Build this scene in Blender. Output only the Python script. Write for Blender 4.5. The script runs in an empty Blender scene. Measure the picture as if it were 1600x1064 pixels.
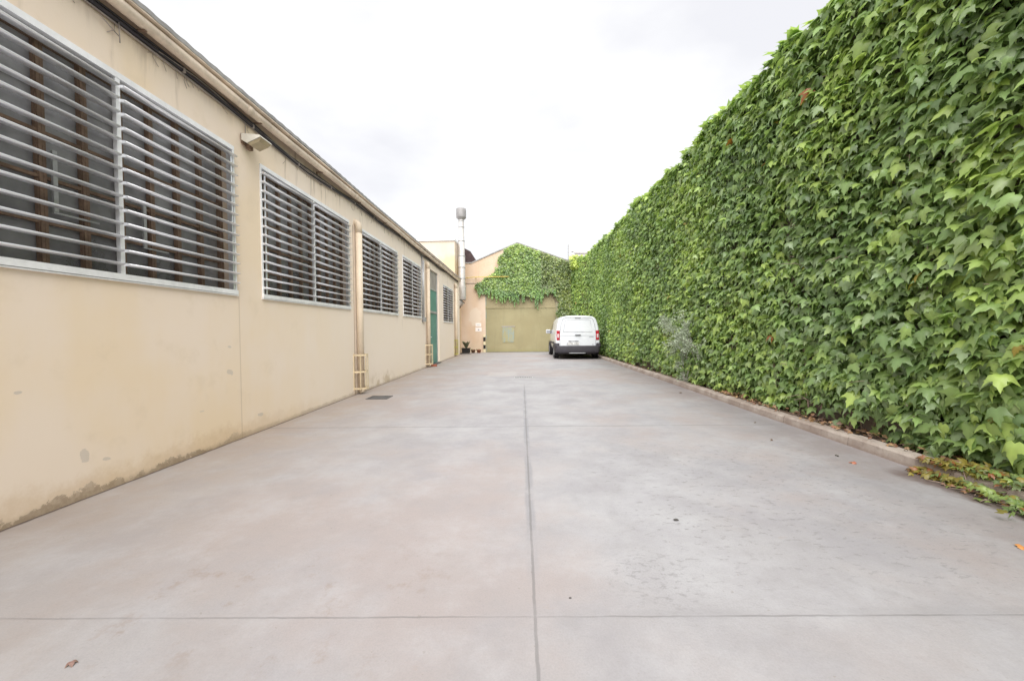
import bpy, math, random
import numpy as np
from mathutils import Matrix, Vector
R = math.radians
rng = np.random.default_rng(11)
random.seed(5)
scene = bpy.context.scene
col = scene.collection

# ------------------------------------------------------------------ helpers
class MB:
    """collects shapes (world coordinates) and links them as ONE mesh object"""
    def __init__(s): s.v = []; s.f = []; s.sm = []
    def add(s, vs, fs, smooth=False):
        b = len(s.v); s.v += [tuple(p) for p in vs]
        for f in fs: s.f.append([b + i for i in f]); s.sm.append(smooth)
        return s
    def box(s, x0, x1, y0, y1, z0, z1):
        vs = [(x, y, z) for z in (z0, z1) for y in (y0, y1) for x in (x0, x1)]
        return s.add(vs, [(0,2,3,1),(4,5,7,6),(0,1,5,4),(2,6,7,3),(0,4,6,2),(1,3,7,5)])
    def bevbox(s, x0, x1, y0, y1, z0, z1, b=0.01):
        import bmesh
        bm = bmesh.new(); bmesh.ops.create_cube(bm, size=1)
        for v in bm.verts:
            v.co = Vector(((x0+x1)/2 + v.co.x*(x1-x0), (y0+y1)/2 + v.co.y*(y1-y0), (z0+z1)/2 + v.co.z*(z1-z0)))
        bmesh.ops.bevel(bm, geom=bm.edges[:], offset=b, segments=2, affect='EDGES', profile=.5)
        bm.verts.index_update()
        s.add([v.co[:] for v in bm.verts], [[v.index for v in f.verts] for f in bm.faces]); bm.free()
        return s
    def quad(s, a, b, c, d): return s.add([a,b,c,d], [(0,1,2,3)])
    def tube(s, pts, r, n=8, cap=True, smooth=True):
        pts = [Vector(p) for p in pts]; rs = r if hasattr(r, '__len__') else [r]*len(pts)
        vs = []; up = Vector((.0123, .021, 1)).normalized()
        for i, p in enumerate(pts):
            d = (pts[min(i+1, len(pts)-1)] - pts[max(i-1, 0)]).normalized()
            u = up if abs(d.dot(up)) < .95 else Vector((1, .013, .02))
            a = d.cross(u).normalized(); b = a.cross(d)
            for k in range(n):
                t = 2*math.pi*k/n; vs.append(p + (a*math.cos(t) + b*math.sin(t))*rs[i])
        fs = [(i*n+k, i*n+(k+1)%n, (i+1)*n+(k+1)%n, (i+1)*n+k) for i in range(len(pts)-1) for k in range(n)]
        b0 = len(s.v); s.add(vs, fs, smooth)
        if cap:
            s.f.append([b0+k for k in range(n)][::-1]); s.sm.append(False)
            s.f.append([b0+(len(pts)-1)*n+k for k in range(n)]); s.sm.append(False)
        return s
    def lathe(s, prof, c, axis='z', n=20, smooth=True):
        vs = []
        for r, h in prof:
            for k in range(n):
                t = 2*math.pi*k/n; a, b = r*math.cos(t), r*math.sin(t)
                vs.append((c[0]+a, c[1]+b, c[2]+h) if axis == 'z' else (c[0]+h, c[1]+a, c[2]+b) if axis == 'x' else (c[0]+a, c[1]+h, c[2]+b))
        fs = [(i*n+k, i*n+(k+1)%n, (i+1)*n+(k+1)%n, (i+1)*n+k) for i in range(len(prof)-1) for k in range(n)]
        return s.add(vs, fs, smooth)
    def prism_y(s, poly, y0, y1):          # poly in (x,z)
        n = len(poly); vs = [(x, y0, z) for x, z in poly] + [(x, y1, z) for x, z in poly]
        return s.add(vs, [list(range(n))[::-1], list(range(n, 2*n))] + [(i, (i+1)%n, n+(i+1)%n, n+i) for i in range(n)])
    def prism_x(s, poly, x0, x1):          # poly in (y,z)
        n = len(poly); vs = [(x0, y, z) for y, z in poly] + [(x1, y, z) for y, z in poly]
        return s.add(vs, [list(range(n))[::-1], list(range(n, 2*n))] + [(i, (i+1)%n, n+(i+1)%n, n+i) for i in range(n)])
    def build(s, name, m, parent=None, origin=None):
        o3 = Vector(origin) if origin else (ORG[parent.name] if parent else Vector((0,0,0)))
        me = bpy.data.meshes.new(name)
        me.from_pydata([tuple(Vector(p) - o3) for p in s.v], [], s.f)
        me.polygons.foreach_set('use_smooth', s.sm); me.update()
        me.materials.append(m)
        o = bpy.data.objects.new(name, me); col.objects.link(o)
        if parent: o.parent = parent; ORG[o.name] = ORG[parent.name]
        else: o.location = o3; ORG[o.name] = o3
        return o
ORG = {}
def tag(o, label=None, cat=None, group=None, kind=None):
    if label: o['label'] = label
    if cat: o['category'] = cat
    if group: o['group'] = group
    if kind: o['kind'] = kind
    return o
def thing(name, loc, label, cat, group=None):
    o = bpy.data.objects.new(name, None); o.location = loc; o.empty_display_size = .2
    col.objects.link(o); ORG[o.name] = Vector(loc)
    return tag(o, label, cat, group)

# ------------------------------------------------------------------ node DSL
class S:
    def __init__(s, nt, sock): s.nt = nt; s.s = sock
    def _m(s, op, o=None, c=None):
        n = s.nt.nodes.new('ShaderNodeMath'); n.operation = op
        for i, v in enumerate((s, o, c)):
            if v is None: continue
            if isinstance(v, S): s.nt.links.new(v.s, n.inputs[i])
            else: n.inputs[i].default_value = v
        return S(s.nt, n.outputs[0])
    def __add__(s, o): return s._m('ADD', o)
    def __sub__(s, o): return s._m('SUBTRACT', o)
    def __mul__(s, o): return s._m('MULTIPLY', o)
    def __truediv__(s, o): return s._m('DIVIDE', o)
    def abs(s): return s._m('ABSOLUTE')
    def max(s, o): return s._m('MAXIMUM', o)
    def min(s, o): return s._m('MINIMUM', o)
    def inv(s): return (s*-1.0)+1.0
    def step(s, a, b):                     # smoothstep a..b -> 0..1 (a > b allowed)
        n = s.nt.nodes.new('ShaderNodeMapRange'); n.interpolation_type = 'SMOOTHSTEP'
        s.nt.links.new(s.s, n.inputs[0])
        lo, hi = min(a, b), max(a, b)
        n.inputs[1].default_value = lo; n.inputs[2].default_value = hi
        n.inputs[3].default_value = 0 if a < b else 1; n.inputs[4].default_value = 1 if a < b else 0
        return S(s.nt, n.outputs[0])
class Mat:
    def __init__(s, name):
        s.m = bpy.data.materials.new(name); s.m.use_nodes = True
        s.nt = s.m.node_tree; s.b = s.nt.nodes['Principled BSDF']; s.out = s.nt.nodes['Material Output']
        g = s.nt.nodes.new('ShaderNodeNewGeometry'); s.pos = g.outputs['Position']
        sep = s.nt.nodes.new('ShaderNodeSeparateXYZ'); s.nt.links.new(s.pos, sep.inputs[0])
        s.x, s.y, s.z = [S(s.nt, sep.outputs[i]) for i in range(3)]
    def noise(s, scale, detail=4, rough=.55, stretch=(1,1,1), off=(0,0,0), local=False):
        mp = s.nt.nodes.new('ShaderNodeMapping'); mp.inputs['Scale'].default_value = stretch; mp.inputs['Location'].default_value = off
        if local:
            tc = s.nt.nodes.new('ShaderNodeTexCoord'); s.nt.links.new(tc.outputs['Object'], mp.inputs[0])
        else: s.nt.links.new(s.pos, mp.inputs[0])
        n = s.nt.nodes.new('ShaderNodeTexNoise'); n.inputs['Scale'].default_value = scale
        n.inputs['Detail'].default_value = detail; n.inputs['Roughness'].default_value = rough
        s.nt.links.new(mp.outputs[0], n.inputs['Vector']); return S(s.nt, n.outputs[0])
    def mix(s, f, a, b, mode='MIX'):
        n = s.nt.nodes.new('ShaderNodeMix'); n.data_type = 'RGBA'; n.blend_type = mode
        if isinstance(f, S): s.nt.links.new(f.s, n.inputs[0])
        else: n.inputs[0].default_value = f
        for v, i in ((a, 6), (b, 7)):
            if isinstance(v, S): s.nt.links.new(v.s, n.inputs[i])
            else: n.inputs[i].default_value = (*v, 1)
        return S(s.nt, n.outputs[2])
    def set(s, color=None, rough=None, metal=None, spec=None, bump=None, bstr=.3, bdist=.01, alpha=None):
        for v, k in ((color, 'Base Color'), (rough, 'Roughness'), (metal, 'Metallic'), (spec, 'Specular IOR Level'), (alpha, 'Alpha')):
            if v is None: continue
            if isinstance(v, S): s.nt.links.new(v.s, s.b.inputs[k])
            else: s.b.inputs[k].default_value = (*v, 1) if k == 'Base Color' else v
        if bump is not None:
            n = s.nt.nodes.new('ShaderNodeBump'); n.inputs['Strength'].default_value = bstr; n.inputs['Distance'].default_value = bdist
            s.nt.links.new(bump.s, n.inputs['Height']); s.nt.links.new(n.outputs[0], s.b.inputs['Normal'])
        return s.m
def worn(name, c, rough=.6, metal=0., var=.25, scale=3., bstr=.1, spec=.4, local=False, bscale=40):
    m = Mat(name); n = m.noise(scale, 5, .6, local=local); n2 = m.noise(scale*7, 3, .6, local=local)
    d = tuple(v*(1-var) for v in c); l = tuple(min(1, v*(1+var*.5)) for v in c)
    cc = m.mix((n*.7+n2*.3).step(.3, .7), d, l)
    return m.set(cc, (n2*.3)+(rough-.15), metal, spec, m.noise(bscale, 3, local=local), bstr, .004)

# ------------------------------------------------------------------ camera
CAMH = 1.2
cd = bpy.data.cameras.new('camera'); cam = bpy.data.objects.new('camera', cd); col.objects.link(cam)
cd.sensor_width = 36; cd.lens = 612/1600*36; cd.clip_start = .05; cd.clip_end = 2000
a = math.atan(15/612)
cam.matrix_world = Matrix.Translation((0, 0, CAMH)) @ Matrix.Rotation(R(90)-a, 4, 'X') @ Matrix.Rotation(R(-.4), 4, 'Z')
cd.shift_x = -15/1600
scene.camera = cam

# ------------------------------------------------------------------ light
w = bpy.data.worlds.new('World'); scene.world = w; w.use_nodes = True
nt = w.node_tree; bg = nt.nodes['Background']; bg.inputs[1].default_value = .0735
sky = nt.nodes.new('ShaderNodeTexSky'); sky.sky_type = 'NISHITA'; sky.sun_disc = False
sky.sun_elevation = R(54); sky.sun_rotation = R(185)
tc = nt.nodes.new('ShaderNodeTexCoord')
mp = nt.nodes.new('ShaderNodeMapping'); mp.inputs['Scale'].default_value = (1, 1, 2.2); nt.links.new(tc.outputs['Generated'], mp.inputs[0])
ns = nt.nodes.new('ShaderNodeTexNoise'); ns.inputs['Scale'].default_value = 2.3; ns.inputs['Detail'].default_value = 5; ns.inputs['Roughness'].default_value = .5
nt.links.new(mp.outputs[0], ns.inputs['Vector'])
rp = nt.nodes.new('ShaderNodeValToRGB'); nt.links.new(ns.outputs[0], rp.inputs[0])
rp.color_ramp.elements[0].position = .36; rp.color_ramp.elements[0].color = (6.2, 6.2, 6.45, 1)
rp.color_ramp.elements[1].position = .52; rp.color_ramp.elements[1].color = (7.15, 7.15, 7.2, 1)
mx = nt.nodes.new('ShaderNodeMix'); mx.data_type = 'RGBA'; mx.inputs[0].default_value = .93
nt.links.new(sky.outputs[0], mx.inputs[6]); nt.links.new(rp.outputs[0], mx.inputs[7]); nt.links.new(mx.outputs[2], bg.inputs[0])
sd = bpy.data.lights.new('sun', 'SUN'); so = bpy.data.objects.new('sun', sd); col.objects.link(so)
sd.energy = 3.1; sd.angle = R(75); sd.color = (1, .98, .955)
so.rotation_euler = (R(35), 0, R(-5))      # from behind the camera, high
so.location = (0, -5, 20)
scene.view_settings.view_transform = 'Standard'; scene.view_settings.look = 'None'
scene.view_settings.gamma = 1; scene.view_settings.exposure = 1.06

# ------------------------------------------------------------------ materials
# concrete yard
m = Mat('yard_concrete')
n1 = m.noise(.55, 5, .6); n2 = m.noise(2.2, 6, .62, off=(3, 1, 0)); n3 = m.noise(14, 4, .6); n4 = m.noise(.35, 3, .5, off=(7, 2, 0))
wob = (m.noise(1.7, 4, .6) - .5); wob2 = m.noise(9, 4, .6) - .5
c = m.mix((m.noise(.55, 10, .7)*.6+n2*.4).step(.36, .64), (.335, .32, .33), (.43, .42, .42))
c = m.mix(m.noise(5.5, 6, .7, off=(9,3,0)).step(.5, .72)*.35, c, (.30, .285, .28))
c = m.mix(m.noise(1.3, 4, .6, off=(1,9,0)).step(.5, .7)*.5, c, (.47, .465, .465))
c = m.mix((n4*.7+n2*.3).step(.44, .62)*.9, c, (.39, .335, .315))
lw = (m.x + wob*2.2 + wob2*.4).step(-2.2, -3.4)               # ochre wash from the wall
c = m.mix(((m.x+wob*2.)).step(-.4, -3.2)*.5, c, (.40, .33, .27))
c = m.mix(lw*.55, c, (.42, .33, .25))
ll = ((m.x*.55 + m.y*.5) + wob*1.6).step(.35, -1.2) * (n2.step(.42, .62))
nr = ((m.y + wob*1.2) - m.x*m.x*.09).step(2.6, .9)  # vignette painted into the concrete colour: darker near the camera and sides
c = m.mix(nr*.4, c, (.30, .275, .265))
c = m.mix(ll*.5, c, (.30, .235, .19))
rt = (m.x + wob*1.2 + wob2*.5).step(2.3, 3.3)                 # grime along the kerb
c = m.mix(rt*.6, c, (.25, .21, .20))
# worn pitted area on the right
pit = ((m.x-1.9+wob*1.2)*.75).abs().step(1.3, .5) * ((m.y-3.0+wob)*.8).abs().step(1.4, .5)
sp = m.noise(26, 3, .7, stretch=(.55, 1, 1)).step(.56, .66)
c = m.mix(pit*sp*.6, c, (.23, .215, .21))
pit2 = ((m.x-.62+wob*.6)*1.).abs().step(.38, .1) * ((m.y-1.87+wob*.4)).abs().step(.32, .08)
c = m.mix(pit2*m.noise(42, 3, .7, stretch=(.6,1,1)).step(.52, .64)*.6, c, (.22, .21, .21))
spots = m.noise(33, 2, .5, off=(5,5,0)).step(.71, .76)
c = m.mix(spots*.5, c, (.25, .21, .18))
dash = m.noise(7, 4, .7, stretch=(.5,1,1), off=(2,8,0)).step(.66, .74)
c = m.mix(dash*.3, c, (.36, .29, .24))
c = m.mix(m.noise(130, 3, .7).step(.42, .62)*.2, c, (.25, .24, .24))
c = m.mix(m.noise(48, 4, .75, off=(2,2,0)).step(.55, .7)*.28, c, (.26, .245, .24))
br_ = m.noise(5, 5, .7, stretch=(1, .8, 1), off=(4, 4, 0)).step(.54, .64) * ((m.x+1.15+wob*.5)).abs().step(1.1, .4) * ((m.y-1.75+wob*.3)).abs().step(.55, .2)
c = m.mix(br_*m.noise(17, 5, .7).step(.4, .6)*.5, c, (.27, .20, .155))
cl = m.noise(2.0, 12, .76, off=(6, 6, 0)).step(.46, .68)
c = m.mix(cl*.30, c, (.30, .28, .275))
lt = m.noise(1.6, 12, .74, off=(1, 5, 0)).step(.44, .70)
c = m.mix(lt*.34, c, (.50, .495, .50))
mud = (m.x + wob*.5 + wob2*.14).step(3.06, 3.2) * (m.y + wob*.4).step(3.45, 3.2) * m.y.step(1.2, 1.5)
c = m.mix(mud*.8, c, (.13, .085, .07))
# joints
jx = (m.x - .05 + wob2*.012)
seam = jx.abs().step(.009, .003) * m.y.step(9.2, 8.2)
halo = ((jx + wob*.04).abs()).step(.042, .016) * m.y.step(8.6, 7.5) * m.y.step(1.7, 2.3) * n2.step(.38, .55)
j1 = (m.y - 1.62 + wob2*.012 + m.x*.004).abs().step(.008, .002)
j2 = (m.y - 4.9 + wob2*.02).abs().step(.022, .006) * n2.step(.3, .45)
h1 = (m.y - 1.63 + wob*.05).abs().step(.04, .012) * n1.step(.4, .6)
c = m.mix(halo*.55, c, (.25, .25, .265)); c = m.mix(h1*m.x.step(-.2,.8)*.3, c, (.27, .26, .26))
jj = (seam*(n2.step(.3,.5)*.5+.35)).max(j1*(n2.step(.35, .6)*.5+.2)).max(j2*.6)
c = m.mix(jj*.75, c, (.19, .18, .175))
gap = ((m.x + 3.2) + wob2*.03).step(.035, .012)                # crack where the slab meets the wall
c = m.mix(gap*.85, c, (.09, .06, .045))
wp = ((m.x+.55+wob*.3)*2.2).abs().step(1., .7) * ((m.y-10.9+wob*.5)).abs().step(.7, .35)
c = m.mix(wp*.25, c, (.54, .52, .49))
c = m.mix(1.0, c, (.80, .805, .82), 'MULTIPLY')
M_yard = m.set(c, (n3*.2)+.62, 0, .3, (n3*.5 + m.noise(70, 3)*.35 + pit*sp*-.8 - jj*1.5), .35, .006)

def plaster(name, warm, pink, extra=None):
    m = Mat(name); n1 = m.noise(.7, 4, .55); n2 = m.noise(3.5, 5, .6); n3 = m.noise(1.1, 5, .6, stretch=(1.2, 1.2, .25), off=(4,1,2))
    c = m.mix((n1*.6+n3*.4).step(.38, .62), warm, pink)
    c = m.mix((n2.step(.55, .72))*.22, c, tuple(v*.8 for v in warm))
    if extra: c = extra(m, c, n1, n2)
    fine = m.noise(55, 4, .65)
    return m.set(c, .8, 0, .25, fine*.5 + m.noise(6, 3)*.9, .22, .006)
def wall_dirt(m, c, n1, n2):
    c = m.mix(m.y.step(3.5, 8)*.75, c, (.88, .785, .685))
    c = m.mix(((m.y-4.45).abs().step(.012, .004))*m.z.step(1.75, 1.6)*.35, c, (.45, .34, .24))
    hf = m.noise(5.5, 6, .7); hf2 = m.noise(18, 4, .65)
    # damp flaked band at the foot of the near wall
    edge = m.z - (hf-.42)*.42 - (hf2-.5)*.06
    near = m.y.step(4.9, 3.8)
    flak = edge.step(.025, .005)*near
    halo = edge.step(.2, .03)*m.y.step(7, 3.6)
    c = m.mix(halo*.4, c, (.58, .40, .22))
    c = m.mix(flak*.55, c, m.mix(hf2.step(.4, .62), (.19, .135, .095), (.40, .32, .25)))
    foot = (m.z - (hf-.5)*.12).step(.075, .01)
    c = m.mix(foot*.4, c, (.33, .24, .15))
    dm = ((m.y-8.9).abs().step(1.2, .3))*(m.z-(hf-.5)*.5).step(.34, .1)*n2.step(.4, .6)
    c = m.mix(dm*.5, c, (.42, .31, .16))
    # chipped grey patches
    for (y, z, ry, rz, k) in ((2.84, .31, .034, .055, .6), (4.29, .77, .05, .028, .6), (4.28, 1.05, .03, .012, .55), (2.48, .83, .025, .012, .7), (4.78, .2, .06, .02, .6), (2.99, .24, .03, .014, .6), (3.9,.42,.03,.008,.4)):
        e = ((m.y-y)/ry + (hf-.5)*2.4); f = ((m.z-z)/rz + (hf2-.5)*2.0 + (m.y-y)*9)
        d = (e*e + f*f).step(1.15, .8)
        c = m.mix(d*k, c, (.56, .50, .44))
    # runs and soot beneath the gutter
    st = m.noise(9, 4, .65, stretch=(1, 1, .1), off=(1, 2, 3)); br = m.noise(1.1, 3, .5, stretch=(1, 1, .01), off=(8, 2, 3))
    run = st.step(.53, .68) * br.step(.42, .6) * m.z.step(3.0, 3.6)
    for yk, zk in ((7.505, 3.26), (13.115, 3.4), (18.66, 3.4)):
        pipe_shade = (m.y - yk + (hf-.5)*.02).abs().step(.020, .008) * m.z.step(zk, zk-.05)  # shadow line beside each downpipe, painted into the plaster colour
        c = m.mix(pipe_shade*.75, c, (.30, .19, .11))
    c = m.mix(run*.7, c, (.27, .21, .16))
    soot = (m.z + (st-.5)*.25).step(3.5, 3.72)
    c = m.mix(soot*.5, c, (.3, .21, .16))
    # drips under window corners
    dr = st.step(.58, .7)*m.z.step(1.1, 1.6)*m.z.step(1.64, 1.6)*br.step(.5,.62)
    c = m.mix(dr*.35, c, (.42, .33, .23))
    return c
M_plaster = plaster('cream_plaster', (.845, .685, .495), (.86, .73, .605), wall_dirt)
def end_dirt(m, c, n1, n2):
    hf = m.noise(4, 5, .65)
    e = (m.x+2.62+(hf-.5)*.35)/.33; f = (m.z-2.0+(hf-.5)*.4)/.5
    c = m.mix((e*e+f*f).step(1.2, .85)*.75, c, (.68, .58, .47))
    c = m.mix((m.z-(hf-.5)*.6).step(.9, .1)*.4, c, (.62, .50, .34))
    st = m.noise(8, 4, .65, stretch=(1,1,.12)); c = m.mix(st.step(.55,.7)*m.z.step(2.5, 5)*.35, c, (.42, .3, .24))
    return c
M_peach = plaster('peach_plaster', (.62, .46, .325), (.66, .53, .42), end_dirt)
def tall_dirt(m, c, n1, n2):
    g = (m.z + (n1-.5)*1.6 - m.x*.15).step(5.75, 5.4)
    return m.mix(g*.8, c, (.66, .50, .31))
M_tall = plaster('ochre_plaster', (.66, .54, .42), (.68, .58, .48), tall_dirt)
M_white = plaster('white_plaster', (.70, .69, .67), (.76, .75, .74))

M_alu = worn('brushed_aluminium', (.90, .91, .94), .36, .72, .05, 1.5, .0, .5)
M_frame = worn('painted_metal_frame', (.88, .88, .89), .45, .15, .14, 4, .05)
M_rust = worn('rusty_steel_muntin', (.22, .145, .10), .75, 0, .4, 9, .3)
M_galv = worn('galvanised_steel', (.50, .50, .50), .5, .45, .25, 3, .12)
M_cap = worn('grey_cap', (.30, .29, .285), .6, .2, .2, 5, .1)
M_duct = worn('flue_metal', (.62, .59, .56), .5, .35, .22, 2.5, .1)
M_roof = worn('fibre_cement', (.36, .35, .34), .9, 0, .3, 3, .4)
M_gutter = worn('cream_gutter_paint', (.82, .69, .56), .5, 0, .28, 3, .12)
M_pipe = worn('cream_pipe_paint', (.72, .60, .46), .5, 0, .14, 3, .1)
M_guard = worn('yellowish_paint', (.76, .63, .42), .5, 0, .2, 6, .1)
M_cable = worn('dark_cable', (.035, .03, .038), .55, 0, .3, 6, .1)
M_cable2 = worn('grey_cable', (.36, .31, .28), .6, 0, .3, 6, .1)
M_green = worn('green_door_paint', (.10, .27, .22), .5, 0, .12, 3, .05)
M_greypan = worn('grey_panel', (.36, .33, .30), .6, 0, .2, 3, .05)
M_dark = worn('dark_interior', (.045, .035, .038), .95, 0, .3, 2, .1)
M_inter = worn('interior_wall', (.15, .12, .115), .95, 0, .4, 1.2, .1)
M_iron = worn('cast_iron', (.12, .115, .115), .7, .3, .3, 9, .3)
M_lamp = worn('lamp_housing', (.66, .63, .55), .45, 0, .12, 6, .05)
M_lens = worn('yellowed_lens', (.44, .36, .22), .35, 0, .2, 9, .05)
M_yellow = worn('yellow_pipe_paint', (.68, .52, .12), .45, 0, .15, 4, .05)
M_greeny = worn('yellow_green_paint', (.52, .48, .10), .5, 0, .2, 4, .05)
M_black = worn('black_paint', (.02, .018, .016), .6, 0, .3, 5, .1)
M_cream = worn('cream_paint', (.76, .68, .45), .6, 0, .15, 5, .1)
M_terra = worn('terracotta', (.30, .11, .06), .85, 0, .3, 12, .2)
M_brown = worn('brown_clay', (.20, .11, .065), .85, 0, .3, 12, .2)
M_brick = worn('red_brick', (.38, .12, .07), .9, 0, .3, 12, .3)
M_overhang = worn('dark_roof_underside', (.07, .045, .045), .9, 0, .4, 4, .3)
M_sheet = worn('pale_roof_sheet', (.62, .60, .58), .7, .1, .2, 2, .1)
M_wood = worn('vine_wood', (.30, .22, .18), .9, 0, .4, 12, .4)
M_soil = worn('soil', (.11, .075, .055), 1, 0, .5, 9, .8, .2, bscale=25)
M_hedgewall = worn('old_masonry', (.27, .21, .19), .95, 0, .4, 4, .4)
M_stone = worn('dark_pebble', (.07, .065, .06), .8, 0, .3, 20, .3)
M_paper = worn('white_sign_board', (.80, .79, .78), .5, 0, .06, 6, .02)
M_notice = worn('faded_notice', (.82, .76, .72), .5, 0, .06, 6, .02)
M_print = worn('grey_print', (.38, .38, .42), .6, 0, .1, 6, .02)
m = Mat('kerb_concrete'); n = m.noise(3, 5, .6); n2 = m.noise(16, 5, .65)
c = m.mix(n.step(.36, .64), (.29, .235, .20), (.40, .345, .30)); c = m.mix(n2.step(.5, .7)*.5, c, (.20, .15, .13))
c = m.mix((m.z + (n2-.5)*.06).step(.04, .0)*.5, c, (.22, .16, .13))
M_kerb = m.set(c, .9, 0, .2, n2 + m.noise(60)*.4, .5, .01)
m = Mat('gate_paint'); n = m.noise(1, 5, .6); n2 = m.noise(6, 5, .6, stretch=(1, 1, .15)); n3 = m.noise(9, 5, .7)
c = m.mix(n.step(.35, .65), (.30, .26, .145), (.335, .295, .17)); c = m.mix(n2.step(.5, .68)*.35, c, (.26, .235, .14))
c = m.mix((m.z+(n3-.5)*.3).step(.25, .02)*.45, c, (.26, .25, .11)); c = m.mix(m.z.step(2.46, 2.56)*.35, c, (.38, .31, .19))
M_gate = m.set(c, .6, 0, .3, n2, .08, .01)
m = Mat('weathered_hatch'); n = m.noise(7, 5, .7, stretch=(1,1,.3))
M_hatch = m.set(m.mix(n.step(.42, .6), (.34, .31, .17), (.27, .31, .27)), .7, 0, .3, n, .2, .01)
m = Mat('dusty_pane'); n = m.noise(3, 4, .6); n2 = m.noise(.8, 2, .5, off=(2,0,5))
M_pane = m.set(m.mix(n.step(.3, .7), (.33, .32, .34), (.47, .46, .48)), (n*.15)+.16, 0, .6, m.noise(5, 2), .06, .01,
               alpha=((n2*.4+n*.2)+(m.z*.26)-.26).max(.15).min(.9))

# leaves: the tint of every leaf is a colour attribute (young, mature, autumn leaves)
def leaf_mat(name, trans=.42, rough=.40):
    m = Mat(name); at = m.nt.nodes.new('ShaderNodeAttribute'); at.attribute_name = 'tint'; tint = S(m.nt, at.outputs['Color'])
    n = m.noise(22, 2, .5); cc = m.mix(n.step(.3, .7), tint, tint, 'MIX'); cc = m.mix((n-.35)*.5, tint, (.30, .36, .16))
    m.set(cc, rough, 0, .8)
    tr = m.nt.nodes.new('ShaderNodeBsdfTranslucent'); g = m.mix(.35, tint, (.30, .42, .04)); m.nt.links.new(g.s, tr.inputs[0])
    mxs = m.nt.nodes.new('ShaderNodeMixShader'); mxs.inputs[0].default_value = trans
    m.nt.links.new(m.b.outputs[0], mxs.inputs[1]); m.nt.links.new(tr.outputs[0], mxs.inputs[2]); m.nt.links.new(mxs.outputs[0], m.out.inputs[0])
    return m.m
M_leaf = leaf_mat('ivy_leaf'); M_dry = leaf_mat('dry_leaf', .15, .6)

# ------------------------------------------------------------------ leaf builder
def leaf_template():
    r = [(.19,-.15,.0), (.45,-.02,-.02), (.55,.25,-.08), (.74,.62,-.25), (.42,.49,-.07), (.25,.55,-.02), (.26,.76,-.08), (.12,.92,-.11), (.22,.20,.08)]
    v = [(0,0,0), (0,.48,.01), (0,1.22,-.24)] + r + [(-x, y, z) for x, y, z in r]
    tri = [(0,3,11),(3,4,11),(4,5,11),(5,7,11),(5,6,7),(7,8,11),(8,1,11),(1,0,11),(8,9,1),(9,10,1),(10,2,1)]
    mir = {i: i+9 for i in range(3, 12)}
    f = tri + [tuple(mir.get(i, i) for i in t)[::-1] for t in tri]
    return np.array(v, float), np.array(f, np.int32)
LT = leaf_template()
def rect_template():
    v = [(0,0,0), (.22,.3,.03), (.25,.7,0), (0,1,-.12), (-.25,.7,0), (-.22,.3,.03)]
    return np.array(v, float), np.array([(0,1,5),(1,2,4),(1,4,5),(2,3,4)], np.int32)
RT = rect_template()
def norm(a): return a/np.maximum(np.linalg.norm(a, axis=1, keepdims=True), 1e-9)
def leaves_mesh(name, P, nrm, tip, size, tint, m, parent=None, tpl=LT, curl=None, origin=(0,0,0)):
    N = len(P); tv, tf = tpl; nv, nf = len(tv), len(tf)
    n = norm(nrm); t = tip - n*(tip*n).sum(1, keepdims=True); t = norm(t); b = np.cross(t, n)
    if curl is None: curl = rng.uniform(.4, 1.9, N)
    wid = rng.uniform(.85, 1.12, N)
    V = P[:,None,:] + size[:,None,None]*(tv[None,:,0,None]*wid[:,None,None]*b[:,None,:] + tv[None,:,1,None]*t[:,None,:] + (tv[None,:,2,None]*curl[:,None,None])*n[:,None,:])
    o3 = np.array(ORG[parent.name] if parent else origin)
    V = (V - o3).reshape(-1, 3)
    F = (tf[None] + (np.arange(N)*nv)[:,None,None]).reshape(-1, 3)
    me = bpy.data.meshes.new(name)
    me.vertices.add(len(V)); me.vertices.foreach_set('co', V.astype(np.float32).ravel())
    me.loops.add(F.size); me.loops.foreach_set('vertex_index', F.astype(np.int32).ravel())
    me.polygons.add(len(F)); me.polygons.foreach_set('loop_start', np.arange(0, F.size, 3, dtype=np.int32))
    me.polygons.foreach_set('use_smooth', np.ones(len(F), bool))
    me.update(calc_edges=True)
    at = me.color_attributes.new('tint', 'FLOAT_COLOR', 'POINT')
    C = np.ones((N, nv, 4), np.float32); C[:,:,:3] = tint[:,None,:]
    if nv == len(LT[0]): C[:,[0,1,2,11,20],:3] *= np.array([1.25,1.2,1.1,1.05,1.05], np.float32)[None,:,None]
    at.data.foreach_set('color', C.ravel())
    me.materials.append(m); me.validate()
    o = bpy.data.objects.new(name, me); col.objects.link(o)
    if parent: o.parent = parent; ORG[o.name] = ORG[parent.name]
    else: o.location = origin; ORG[o.name] = Vector(origin)
    return o
def fbm(u, v, seed, f0=1.0, octv=4):
    r = np.random.default_rng(seed); out = np.zeros_like(u); amp = 1; tot = 0
    for k in range(octv):
        for j in range(3):
            th = r.uniform(0, 2*math.pi); ph = r.uniform(0, 6.28); f = f0*2**k*r.uniform(.7, 1.3)
            out += amp*np.sin(f*(u*math.cos(th)+v*math.sin(th))+ph)/3
        tot += amp; amp *= .6
    return out/tot
G_DARK = np.array([.155, .25, .095]); G_MID = np.array([.285, .425, .14]); G_YEL = np.array([.46, .60, .145]); G_GREY = np.array([.32, .40, .24])
def green(u, v, seed, bias=0.):
    a = fbm(u, v, seed, 1.6, 4) + rng.normal(0, .38, len(u)) + bias
    k = np.clip((a+.75)/1.5, 0, 1)[:,None]
    c = np.where(k < .5, G_DARK + (G_MID-G_DARK)*k*2, G_MID + (G_YEL-G_MID)*(k-.5)*2)
    g = (rng.random(len(u)) < .18)[:,None]; c = np.where(g, c*.4+G_GREY*.6, c)
    return c*rng.uniform(.8, 1.2, (len(u), 1))
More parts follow.
